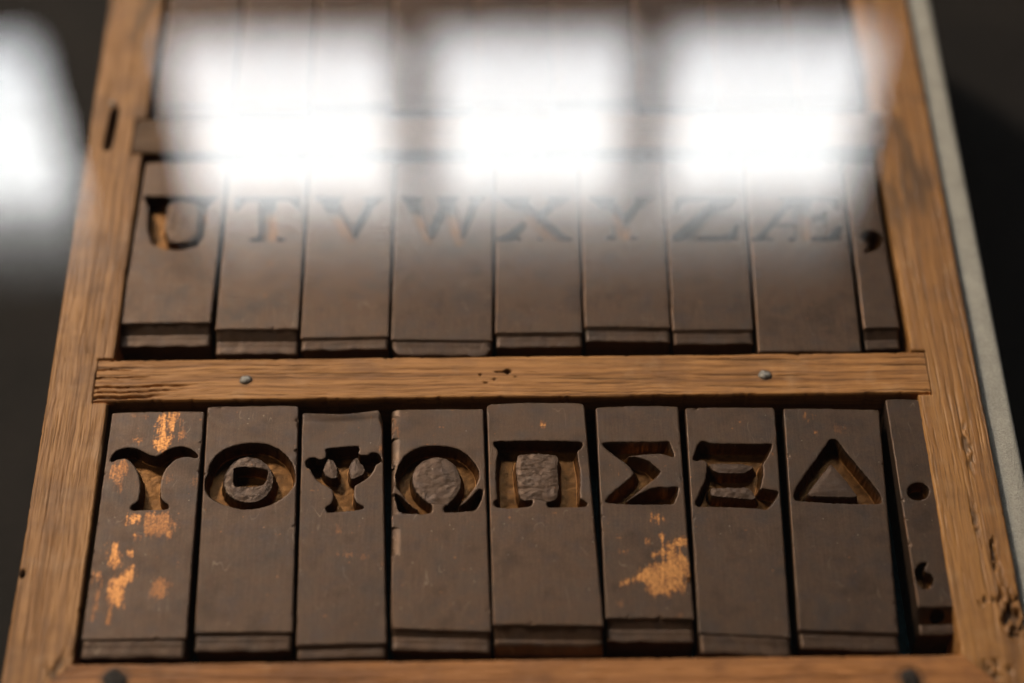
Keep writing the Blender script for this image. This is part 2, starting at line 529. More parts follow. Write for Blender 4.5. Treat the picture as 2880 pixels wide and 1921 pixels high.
# ------------------------------------------------------------------ letter matrices
DATA = json.loads(r'''[
{"n":"upsilon","z":-1.6,"q":[[-109.08,77.44],[-83.93,77.56],[-82.77,7.56],[-109.11,7.52]],"step":1.0,"ledge":4.4,"cut":[[[-107.74,61.63],[-107.37,63.08],[-106.47,64.53],[-104.89,65.33],[-102.94,65.58],[-101.09,65.28],[-99.33,64.35],[-97.7,63.23],[-96.3,62.76],[-95.09,62.83],[-93.82,63.82],[-92.28,65.17],[-90.51,65.7],[-88.7,65.77],[-86.98,65.2],[-85.52,64.08],[-84.59,62.88],[-84.61,62.33],[-85.36,62.25],[-86.61,62.63],[-88.13,62.74],[-89.75,62.31],[-91.17,61.23],[-92.37,59.62],[-93.26,57.82],[-93.67,55.85],[-93.73,53.34],[-93.5,50.85],[-93.03,49.07],[-92.2,48.18],[-91.26,47.64],[-90.88,46.75],[-91.11,46.05],[-93.48,46.0],[-97.03,45.95],[-100.29,45.91],[-100.8,46.53],[-100.45,47.4],[-99.33,48.09],[-98.8,49.5],[-98.72,51.62],[-98.9,54.12],[-99.45,56.64],[-100.43,58.81],[-101.84,60.82],[-103.18,62.11],[-104.41,62.31],[-105.74,62.06],[-106.89,61.43],[-107.55,61.26]]],"isl":[],"off":0,"patch":[[1,[[-95.88,76.14],[-94.36,76.43],[-93.6,73.9],[-93.88,71.39],[-92.68,69.51],[-92.0,67.63],[-93.24,64.56],[-95.79,64.59],[-97.06,67.08],[-95.76,69.55],[-96.77,72.06]]],[0.9,[[-92.66,77.68],[-90.79,77.02],[-91.28,73.87],[-92.28,70.75],[-93.11,71.39],[-93.2,75.16]]],[0.5,[[-90.11,75.12],[-89.02,74.47],[-88.78,68.83],[-89.75,68.23]]],[0.9,[[-99.75,67.92],[-99.92,67.22],[-100.47,66.93],[-101.08,67.23],[-101.39,67.94],[-101.22,68.64],[-100.67,68.92],[-100.06,68.62]]],[0.5,[[-107.69,59.23],[-104.68,61.94],[-103.0,60.39],[-103.12,56.75],[-103.87,54.34],[-102.61,51.93],[-104.49,50.76],[-105.39,54.36],[-107.23,57.41]]],[0.35,[[-91.38,55.39],[-91.58,54.71],[-92.19,54.44],[-92.86,54.73],[-93.19,55.41],[-92.99,56.09],[-92.38,56.37],[-91.71,56.08]]],[0.95,[[-101.29,44.2],[-97.58,44.45],[-97.38,42.4],[-99.99,41.26],[-101.23,41.28]]],[0.55,[[-97.37,44.74],[-90.44,45.24],[-89.17,42.29],[-89.49,37.64],[-96.22,38.3],[-97.32,41.81]]],[1,[[-97.45,37.74],[-97.56,36.84],[-98.01,36.48],[-98.54,36.85],[-98.84,37.76],[-98.73,38.66],[-98.27,39.03],[-97.75,38.65]]],[1,[[-104.35,35.81],[-103.12,35.79],[-101.49,32.04],[-101.0,29.76],[-101.98,27.5],[-103.75,28.09],[-104.56,33.22]]],[0.9,[[-98.65,32.58],[-98.79,32.01],[-99.25,31.79],[-99.76,32.03],[-100.02,32.59],[-99.88,33.16],[-99.42,33.39],[-98.91,33.15]]],[0.95,[[-100.39,26.36],[-98.24,29.16],[-97.22,26.32],[-97.72,24.07],[-100.03,22.98],[-100.58,19.1],[-100.1,16.88],[-103.3,17.47],[-104.28,21.92],[-103.68,25.27]]],[0.5,[[-108.26,27.02],[-106.31,26.99],[-105.85,20.83],[-105.7,13.11],[-106.66,13.13],[-106.82,20.84]]],[0.6,[[-103.06,17.47],[-101.82,17.18],[-102.69,11.99],[-103.65,12.0]]],[0.45,[[-94.03,21.24],[-91.55,25.68],[-88.47,23.96],[-89.07,20.06],[-92.41,19.55]]],[0.3,[[-85.42,56.52],[-83.9,56.51],[-84.1,52.89],[-85.36,52.91]]],[0.3,[[-103.15,76.55],[-100.08,76.82],[-99.66,75.24],[-103.02,75.28]]]]},
{"n":"theta","z":-1.2,"q":[[-83.28,78.86],[-58.43,78.84],[-56.23,8.86],[-80.78,9.04]],"step":1.8,"ledge":3.9,"cut":[[[-81.24,56.51],[-81.02,59.39],[-79.74,62.28],[-77.49,64.44],[-74.56,65.78],[-71.56,66.38],[-68.53,66.44],[-65.61,65.85],[-63.1,64.44],[-60.86,62.4],[-59.21,59.84],[-58.3,56.94],[-58.1,54.78],[-58.51,52.64],[-59.59,50.52],[-61.42,48.77],[-63.56,47.21],[-66.02,46.19],[-68.65,45.61],[-71.17,45.55],[-73.58,46.11],[-76.17,47.11],[-78.49,48.28],[-80.23,49.54],[-81.4,51.15],[-81.88,53.29],[-81.87,55.08]],[[-77.16,54.12],[-76.79,57.17],[-75.5,60.04],[-73.52,61.83],[-70.85,62.57],[-68.39,61.95],[-66.33,60.47],[-64.83,58.1],[-63.9,55.21],[-64.05,52.71],[-64.96,50.59],[-66.34,48.83],[-68.21,47.97],[-70.59,47.92],[-72.86,48.56],[-75.04,49.83],[-76.35,51.44]],[[-74.65,58.77],[-72.12,59.19],[-68.79,58.87],[-65.35,58.02],[-65.75,54.87],[-66.47,53.27],[-69.89,52.96],[-73.78,52.92],[-74.45,53.91]]],"isl":[1],"off":0.9},
{"n":"psi","z":-1.8,"q":[[-57.45,77.22],[-35.72,78.1],[-32.62,5.82],[-55.22,5.37]],"step":2.2,"ledge":2.2,"cut":[[[-50.45,64.78],[-48.11,65.03],[-41.68,65.59],[-41.55,64.21],[-41.75,63.3],[-41.49,62.56],[-39.07,62.44],[-38.48,63.16],[-37.13,63.33],[-36.05,62.68],[-35.49,61.58],[-35.83,60.31],[-37.01,59.6],[-37.56,57.79],[-38.7,55.82],[-40.45,54.23],[-42.36,53.0],[-42.52,51.4],[-42.39,49.62],[-42.03,48.03],[-41.26,47.31],[-39.82,46.41],[-39.79,45.71],[-42.82,45.31],[-45.78,45.0],[-49.18,44.69],[-49.58,45.48],[-49.55,46.36],[-48.25,47.22],[-47.78,48.45],[-47.71,50.4],[-48.15,51.83],[-49.39,52.91],[-51.39,54.01],[-52.81,55.46],[-53.8,57.28],[-54.31,58.55],[-55.24,58.92],[-55.67,60.01],[-55.5,61.1],[-54.63,61.82],[-53.43,61.98],[-52.34,61.42],[-51.42,61.23],[-50.4,61.95],[-50.2,62.67],[-50.4,63.59]],[[-50.31,61.76],[-49.5,62.21],[-48.26,61.55],[-47.43,59.73],[-47.05,57.91],[-47.13,56.11],[-47.87,55.76],[-49.23,55.96],[-50.48,57.05],[-51.14,58.33],[-50.62,60.13]],[[-41.95,62.66],[-43.13,61.67],[-43.98,60.23],[-44.14,58.6],[-43.85,56.79],[-43.34,55.34],[-42.31,55.87],[-40.24,56.92],[-39.69,58.36],[-40.35,60.18],[-41.44,60.92]]],"isl":[1,2],"off":1.3,"patch":[[0.6,[[-36.44,73.0],[-35.25,72.67],[-35.07,70.16],[-35.78,69.86]]],[0.5,[[-36.07,65.51],[-35.05,65.5],[-34.9,63.65],[-36.03,63.97]]],[0.7,[[-42.53,31.82],[-42.83,31.34],[-43.58,31.15],[-44.36,31.36],[-44.69,31.85],[-44.39,32.33],[-43.64,32.52],[-42.86,32.31]]],[0.4,[[-45.68,32.03],[-45.77,31.67],[-46.01,31.52],[-46.25,31.68],[-46.37,32.04],[-46.29,32.41],[-46.05,32.55],[-45.8,32.4]]],[0.3,[[-40.26,31.68],[-38.53,31.37],[-38.51,30.69],[-40.23,30.82]]],[0.3,[[-46.54,40.71],[-46.04,40.71],[-45.94,38.38],[-46.59,38.39]]],[0.35,[[-34.35,31.04],[-34.48,30.55],[-34.82,30.36],[-35.17,30.56],[-35.33,31.05],[-35.2,31.53],[-34.86,31.73],[-34.51,31.52]]],[0.25,[[-33.91,29.32],[-34.01,28.76],[-34.28,28.53],[-34.56,28.77],[-34.69,29.33],[-34.59,29.89],[-34.32,30.12],[-34.04,29.89]]]]},
{"n":"omega","z":-1.5,"q":[[-33.2,77.42],[-8.24,77.4],[-6.47,8.53],[-31.61,9.71]],"step":3.3,"ledge":3.6,"cut":[[[-31.31,52.92],[-31.64,55.93],[-30.86,58.95],[-29.24,61.99],[-27.24,63.8],[-24.37,65.0],[-21.31,65.17],[-17.91,64.92],[-15.01,64.06],[-12.46,61.98],[-10.6,59.51],[-9.59,57.07],[-9.51,54.85],[-10.43,52.26],[-12.11,49.49],[-13.93,47.14],[-14.93,45.77],[-12.93,46.93],[-11.1,49.08],[-9.76,51.05],[-9.18,51.34],[-8.34,50.53],[-8.77,48.45],[-9.44,46.49],[-10.44,44.73],[-13.59,44.28],[-18.57,44.14],[-18.67,45.82],[-17.76,46.59],[-15.78,48.74],[-14.29,51.7],[-14.21,54.31],[-14.64,56.73],[-16.01,59.38],[-17.88,61.03],[-20.09,61.77],[-21.95,61.69],[-24.31,60.7],[-26.3,58.69],[-27.26,55.88],[-27.04,53.06],[-26.16,50.86],[-24.45,48.65],[-22.77,47.25],[-21.84,46.45],[-21.89,44.09],[-24.38,43.73],[-29.36,43.99],[-30.72,45.18],[-31.27,47.75],[-31.66,49.73],[-31.41,50.13],[-29.8,48.92],[-27.75,46.72],[-26.06,45.32],[-25.4,45.11],[-27.42,46.71],[-29.48,49.71],[-30.87,51.71]]],"isl":[],"off":0.35,"rp":[[[-18.68,47.0],[-17.76,46.59],[-15.78,48.74],[-14.29,51.7],[-14.21,54.31],[-14.64,56.73],[-16.01,59.38],[-17.88,61.03],[-20.09,61.77],[-21.95,61.69],[-24.31,60.7],[-26.3,58.69],[-27.26,55.88],[-27.04,53.06],[-26.16,50.86],[-24.45,48.65],[-22.77,47.25],[-21.6,47.03]]],"patch":[[0.35,[[-32.69,74.32],[-31.09,71.78],[-31.0,68.03],[-32.33,69.92]]]]},
{"n":"pi","z":-0.8,"q":[[-7.39,78.63],[19.13,78.73],[21.72,9.52],[-6.02,10.12]],"step":6.0,"ledge":2.6,"cut":[[[-5.66,65.0],[-5.2,65.82],[6.19,65.95],[17.88,65.53],[18.38,64.7],[17.97,63.69],[16.57,62.43],[17.15,57.16],[17.26,53.56],[16.99,47.52],[18.45,46.62],[18.94,45.65],[18.25,44.96],[12.46,44.91],[8.46,44.99],[8.19,46.4],[9.54,46.82],[11.04,47.6],[11.55,50.07],[11.5,53.63],[11.44,57.23],[11.75,60.49],[11.25,61.55],[6.12,62.16],[1.43,61.85],[0.66,61.26],[0.24,58.09],[0.56,53.77],[0.95,49.32],[1.38,47.72],[3.01,47.26],[4.79,47.32],[4.31,45.39],[0.6,44.91],[-2.07,44.77],[-4.89,45.07],[-5.55,46.05],[-5.47,47.1],[-4.58,47.35],[-4.78,50.27],[-4.97,55.64],[-4.63,60.15],[-4.16,62.69]]],"isl":[],"off":0.45,"rp":[[[8.36,47.1],[9.54,46.82],[11.04,47.6],[11.55,50.07],[11.5,53.63],[11.44,57.23],[11.75,60.49],[11.25,61.55],[6.12,62.16],[1.43,61.85],[0.66,61.26],[0.24,58.09],[0.56,53.77],[0.95,49.32],[1.38,47.72],[3.01,47.26],[5.1,47.85]]],"patch":[[0.8,[[8.12,71.3],[7.96,70.95],[7.59,70.8],[7.23,70.95],[7.09,71.31],[7.25,71.66],[7.61,71.81],[7.97,71.65]]]]},
{"n":"sigma","z":-1.9,"q":[[22.22,78.02],[44.75,78.03],[44.69,11.84],[22.42,12.25]],"step":4.6,"ledge":3.4,"cut":[[[23.56,65.57],[24.7,65.98],[40.25,65.95],[41.52,66.19],[42.1,64.15],[42.7,61.28],[42.06,61.12],[40.44,61.98],[38.64,62.34],[33.74,61.98],[30.09,61.44],[32.99,60.98],[35.72,59.86],[37.43,58.0],[38.87,56.49],[37.52,54.68],[35.92,53.22],[34.62,52.17],[32.45,50.14],[29.15,47.25],[31.13,48.36],[33.11,49.48],[35.66,50.92],[38.03,51.55],[40.36,51.19],[42.31,51.66],[43.19,51.32],[42.69,48.87],[41.88,46.77],[41.16,46.21],[34.31,46.21],[28.84,46.44],[23.93,46.83],[23.61,47.48],[24.84,49.1],[27.7,51.68],[30.58,54.28],[31.69,55.75],[31.28,57.25],[29.44,59.44],[27.44,61.31],[25.83,62.84],[24.49,64.21]]],"isl":[],"off":0,"patch":[[0.9,[[38.15,41.77],[37.73,41.03],[36.8,40.73],[35.9,41.05],[35.57,41.8],[35.99,42.54],[36.92,42.84],[37.82,42.52]]],[1,[[38.46,35.94],[38.2,35.37],[37.63,35.14],[37.08,35.39],[36.88,35.96],[37.14,36.53],[37.72,36.76],[38.26,36.52]]],[0.8,[[34.68,34.66],[34.54,34.38],[34.22,34.26],[33.91,34.38],[33.8,34.67],[33.94,34.95],[34.26,35.07],[34.57,34.95]]],[0.6,[[28.33,31.75],[28.05,31.43],[27.42,31.3],[26.8,31.45],[26.56,31.77],[26.83,32.09],[27.46,32.22],[28.08,32.08]]],[1,[[39.91,34.48],[43.97,36.16],[44.03,33.28],[42.03,32.84],[40.51,32.17],[40.69,31.02],[43.14,30.99],[44.52,29.55],[44.04,25.87],[42.77,21.39],[41.87,18.61],[39.55,20.31],[38.48,18.65],[36.6,19.79],[34.57,18.15],[32.75,20.39],[33.36,22.62],[30.44,22.66],[29.45,22.39],[26.01,21.6],[26.54,22.71],[29.53,24.07],[33.08,26.57],[34.85,27.68],[38.11,29.06],[38.42,30.19],[37.21,30.5],[35.71,29.94],[35.25,30.52],[36.82,32.22],[39.28,32.19],[38.36,33.35]]],[0.35,[[27.24,16.58],[26.93,16.04],[26.24,15.82],[25.56,16.05],[25.31,16.6],[25.61,17.15],[26.31,17.37],[26.98,17.13]]],[0.3,[[42.37,12.82],[42.09,12.51],[41.47,12.39],[40.87,12.53],[40.64,12.84],[40.91,13.14],[41.53,13.26],[42.13,13.13]]]]},
{"n":"xi","z":-1.8,"q":[[46.59,77.2],[70.99,77.04],[68.4,6.04],[45.5,7.68]],"step":1.0,"ledge":4.6,"cut":[[[47.52,60.06],[48.14,61.98],[49.32,65.01],[50.37,66.01],[51.2,65.91],[52.83,65.13],[58.7,64.97],[65.67,64.72],[67.8,65.03],[69.19,64.92],[68.6,63.07],[67.4,60.57],[65.79,58.08],[66.06,56.41],[65.78,54.76],[64.93,51.47],[64.42,50.33],[65.55,50.64],[67.16,50.21],[69.59,49.69],[68.9,48.15],[67.63,46.22],[66.08,44.29],[64.98,44.15],[63.24,44.65],[57.12,45.05],[51.66,45.28],[47.82,45.17],[47.15,46.39],[48.18,48.41],[49.51,51.67],[50.28,52.81],[50.84,54.95],[51.36,58.26],[51.3,59.43],[49.96,60.12],[48.53,59.63]],[[51.68,58.92],[55.45,59.13],[61.0,58.89],[63.69,57.94],[62.49,56.79],[61.03,55.89],[54.52,55.98],[52.79,56.91]],[[51.84,51.47],[56.25,51.42],[61.48,51.35],[62.37,50.52],[63.3,48.55],[62.81,47.58],[60.09,47.94],[56.0,48.31],[51.92,48.85],[51.59,50.0]]],"isl":[1,2],"off":0.8},
{"n":"delta","z":-2.0,"q":[[73.25,76.86],[99.25,76.1],[95.63,7.04],[70.62,8.34]],"step":1.8,"ledge":3.8,"cut":[[[84.98,66.34],[86.36,66.42],[86.9,65.76],[88.37,62.62],[91.52,57.12],[94.63,51.69],[96.03,48.46],[96.34,46.69],[95.99,45.72],[90.92,45.7],[83.52,46.06],[77.61,46.57],[73.92,46.97],[73.39,47.69],[73.53,49.1],[74.66,51.4],[76.96,54.96],[80.48,59.8],[83.16,63.6]],[[84.29,58.66],[85.86,56.47],[88.01,52.84],[90.21,48.54],[89.55,48.01],[83.75,48.18],[78.11,48.51],[76.97,49.06],[79.77,52.95],[82.38,56.33]]],"isl":[1],"off":0.7,"patch":[[0.6,[[78.09,74.22],[79.11,75.15],[78.6,72.63],[77.93,72.64]]],[0.5,[[79.98,74.51],[80.63,74.82],[80.17,72.3],[79.65,72.3]]],[0.8,[[81.58,68.58],[81.43,68.27],[81.13,68.15],[80.85,68.28],[80.76,68.59],[80.91,68.9],[81.22,69.02],[81.5,68.89]]],[0.25,[[89.11,69.67],[88.63,68.7],[87.67,68.31],[86.81,68.73],[86.54,69.7],[87.03,70.67],[87.98,71.06],[88.85,70.65]]]]},
{"n":"points","z":-1.0,"q":[[101.1,78.85],[110.69,78.59],[111.03,14.01],[101.32,13.88]],"step":7.4,"ledge":2.8,"cut":[[[108.93,48.7],[108.67,47.85],[108.16,47.1],[107.45,46.5],[106.6,46.12],[105.7,46.0],[104.84,46.15],[104.1,46.54],[103.55,47.15],[103.24,47.92],[103.22,48.77],[103.47,49.62],[103.98,50.38],[104.69,50.98],[105.54,51.36],[106.45,51.48],[107.31,51.34],[108.06,50.94],[108.61,50.32],[108.91,49.55]],[[101.76,24.02],[102.85,26.17],[103.93,26.97],[105.66,27.07],[104.56,25.72],[104.34,24.11],[105.88,23.66],[106.59,22.24],[105.96,20.41],[104.46,19.2],[103.16,19.4],[102.04,20.95]]],"isl":[],"off":0},
{"n":"U","z":-1.6,"q":[[-108.88,169.1],[-84.52,169.14],[-84.58,107.83],[-110.46,107.7]],"step":5.6,"ledge":3.7,"cut":[[[-108.17,155.59],[-97.16,155.23],[-86.2,155.31],[-86.39,154.24],[-88.86,151.79],[-88.98,140.24],[-90.75,136.13],[-95.34,134.69],[-100.6,135.03],[-103.94,136.99],[-105.8,142.54],[-106.37,150.95],[-107.76,154.16]],[[-100.87,151.94],[-97.84,153.82],[-92.16,153.03],[-90.84,148.64],[-91.3,139.58],[-93.76,137.68],[-99.31,137.96],[-101.18,143.87]]],"isl":[1],"off":0.5},
{"n":"T","z":-1.4,"q":[[-83.42,168.59],[-60.5,168.64],[-59.85,105.05],[-83.25,105.19]],"step":5.8,"ledge":4.0,"cut":[[[-81.11,154.67],[-61.96,154.43],[-61.67,148.93],[-62.64,149.28],[-64.76,153.08],[-68.97,153.31],[-68.17,139.87],[-67.14,138.52],[-65.24,138.16],[-65.2,137.49],[-75.74,137.63],[-75.78,138.3],[-73.92,138.61],[-73.07,139.94],[-73.94,153.37],[-78.14,153.26],[-79.78,149.5],[-80.71,149.17]]],"isl":[],"off":0.2},
{"n":"V","z":-1.8,"q":[[-59.62,168.64],[-34.84,168.67],[-34.57,102.42],[-59.23,101.97]],"step":1.5,"ledge":3.0,"cut":[[[-57.9,154.73],[-49.15,154.61],[-49.12,153.9],[-50.76,153.21],[-45.78,142.27],[-42.02,153.1],[-43.71,153.83],[-43.73,154.54],[-37.07,154.46],[-37.05,153.75],[-39.1,152.71],[-45.58,136.74],[-47.63,136.77],[-55.73,152.92],[-57.86,154.02]]],"isl":[],"off":0.2},
{"n":"W","z":-1.2,"q":[[-33.88,167.76],[-4.84,167.73],[-5.62,100.06],[-33.89,100.73]],"step":1.2,"ledge":4.2,"cut":[[[-32.4,153.87],[-25.5,153.78],[-25.49,153.04],[-26.71,152.32],[-23.61,141.72],[-20.53,150.03],[-21.55,152.99],[-21.55,153.73],[-15.14,153.64],[-15.14,152.91],[-16.61,152.19],[-14.12,141.6],[-11.2,152.12],[-12.68,152.87],[-12.68,153.61],[-7.75,153.55],[-7.75,152.81],[-9.23,151.72],[-14.1,135.16],[-16.03,135.18],[-19.26,144.55],[-22.8,135.27],[-24.74,135.29],[-30.88,152.0],[-32.38,153.13]]],"isl":[],"off":0.2},
{"n":"X","z":-1.8,"q":[[-3.93,167.92],[20.07,167.96],[19.61,103.11],[-4.87,103.27]],"step":2.0,"ledge":3.4,"cut":[[[-3.77,154.03],[6.01,153.9],[6.0,153.22],[4.66,152.56],[8.34,147.81],[12.21,152.47],[10.89,153.16],[10.91,153.84],[18.02,153.75],[18.0,153.07],[15.75,152.08],[9.63,146.12],[15.82,138.76],[17.98,137.75],[17.96,137.09],[7.91,137.22],[7.92,137.88],[9.25,138.51],[5.61,143.51],[1.37,138.62],[3.11,137.94],[3.1,137.28],[-3.89,137.37],[-3.89,138.03],[-1.69,138.98],[4.32,145.19],[-2.01,152.31],[-3.78,153.35]]],"isl":[],"off":0.2},
{"n":"Y","z":-1.6,"q":[[20.84,167.77],[45.35,167.45],[44.3,104.33],[20.16,104.95]],"step":2.0,"ledge":3.5,"cut":[[[23.08,153.5],[31.56,153.39],[31.53,152.73],[30.35,152.08],[33.54,146.12],[37.27,151.99],[36.15,152.67],[36.18,153.33],[42.35,153.25],[42.31,152.59],[40.34,151.62],[34.77,143.82],[34.52,138.65],[35.43,137.83],[36.94,137.65],[36.91,137.01],[27.06,137.13],[27.08,137.78],[28.79,137.92],[29.78,138.71],[30.0,143.88],[24.56,151.83],[23.06,152.84]]],"isl":[],"off":0.2},
{"n":"Z","z":-1.9,"q":[[46.03,167.72],[69.64,167.41],[67.45,103.5],[44.76,103.63]],"step":1.8,"ledge":3.4,"cut":[[[49.25,153.43],[66.78,153.2],[66.71,152.36],[53.78,138.03],[60.45,137.94],[64.08,139.21],[65.52,142.49],[66.7,142.48],[65.64,136.56],[46.65,136.81],[46.7,137.62],[59.51,151.94],[53.54,152.02],[50.67,150.71],[49.29,147.7],[48.1,147.72]]],"isl":[],"off":0.2},
{"n":"AE","z":-1.3,"q":[[70.32,166.85],[98.58,166.48],[96.77,95.03],[68.03,95.4]],"step":0,"ledge":0,"cut":[[[79.08,152.51],[96.96,152.28],[96.39,147.19],[95.33,147.2],[93.84,150.62],[88.55,151.02],[87.92,144.93],[90.6,145.24],[91.88,147.25],[92.68,147.24],[92.03,141.19],[91.23,141.2],[90.39,143.22],[87.78,143.59],[87.1,136.93],[92.38,137.2],[95.19,141.15],[96.51,141.14],[95.35,135.5],[80.14,135.7],[80.2,136.36],[82.37,136.99],[82.76,140.98],[76.43,141.06],[73.44,137.11],[76.0,136.42],[75.94,135.76],[69.65,135.84],[69.7,136.5],[71.6,137.13],[81.62,151.11],[79.01,151.83]],[[77.31,142.05],[82.86,141.98],[83.65,150.07]]],"isl":[1],"off":0.2},
{"n":"comma","z":-0.9,"q":[[99.71,165.4],[108.16,165.29],[108.28,103.13],[98.14,102.95]],"step":5.6,"ledge":3.0,"cut":[[[101.36,136.73],[102.76,138.52],[104.8,139.01],[106.68,138.21],[107.6,136.13],[107.09,133.56],[105.07,131.54],[102.17,130.3],[101.56,131.07],[103.03,132.59],[103.02,134.13],[101.97,135.17]]],"isl":[],"off":0}
]''')

LABELS = {
 'upsilon': "brown metal matrix cut with Greek capital upsilon, heavily scratched to bright copper",
 'theta': "brown metal matrix cut with round Greek capital theta",
 'psi': "brown metal matrix cut with Greek capital psi, dented top edge",
 'omega': "brown metal matrix cut with Greek capital omega",
 'pi': "brown metal matrix cut with Greek capital pi around a rough square counter",
 'sigma': "brown metal matrix cut with Greek capital sigma, copper patch below the letter",
 'xi': "brown metal matrix cut with Greek capital xi of three bars",
 'delta': "brown metal matrix cut with triangular Greek capital delta",
 'points': "narrow metal matrix with a round point and a comma, beside the delta matrix",
 'U': "brown metal matrix cut with letter U, at left end of the middle row",
 'T': "brown metal matrix cut with letter T, middle row",
 'V': "brown metal matrix cut with letter V, middle row",
 'W': "brown metal matrix cut with letter W, middle row",
 'X': "brown metal matrix cut with letter X, middle row",
 'Y': "brown metal matrix cut with letter Y, middle row",
 'Z': "brown metal matrix cut with letter Z, middle row",
 'AE': "brown metal matrix cut with joined letters AE, reaching the crossbar",
 'comma': "narrow metal matrix with a single comma, at right end of the middle row",
}
DRAFT = {'sigma': 1.5, 'xi': 1.1, 'delta': .8, 'omega': .8, 'pi': .7, 'theta': .8, 'points': .5}
DEPTH = {'points': 3.6, 'sigma': 3.8, 'xi': 3.8, 'comma': 4.6}
ROUGH_H = {'theta': .17, 'omega': .13, 'pi': .16, 'delta': .06, 'xi': .13, 'psi': .08}

TONE = {'upsilon': .30, 'theta': .36, 'psi': .42, 'omega': .66, 'pi': .74, 'sigma': .62, 'xi': .62, 'delta': .50, 'points': .44,
        'U': .5, 'T': .6, 'V': .62, 'W': .40, 'X': .56, 'Y': .58, 'Z': .52, 'AE': .66, 'comma': .5}

def grid_faces(idx):
    return np.stack([idx[:-1, :-1], idx[:-1, 1:], idx[1:, 1:], idx[1:, :-1]], -1).reshape(-1, 4)

def sub_mesh(name, V, F, mat, parent, attrs, extraV=None, extraF=None, extraA=None):
    used = np.unique(F)
    remap = np.full(len(V), -1); remap[used] = np.arange(len(used))
    V2 = V[used]; F2 = remap[F]
    A2 = {k: a[used] for k, a in attrs.items()}
    if extraV is not None:
        F2 = np.concatenate([F2, extraF + len(V2)])
        V2 = np.concatenate([V2, extraV])
        A2 = {k: np.concatenate([a, extraA[k]]) for k, a in A2.items()}
    return mesh_obj(name, V2, F2.astype(np.int32), mat, parent, True, A2)

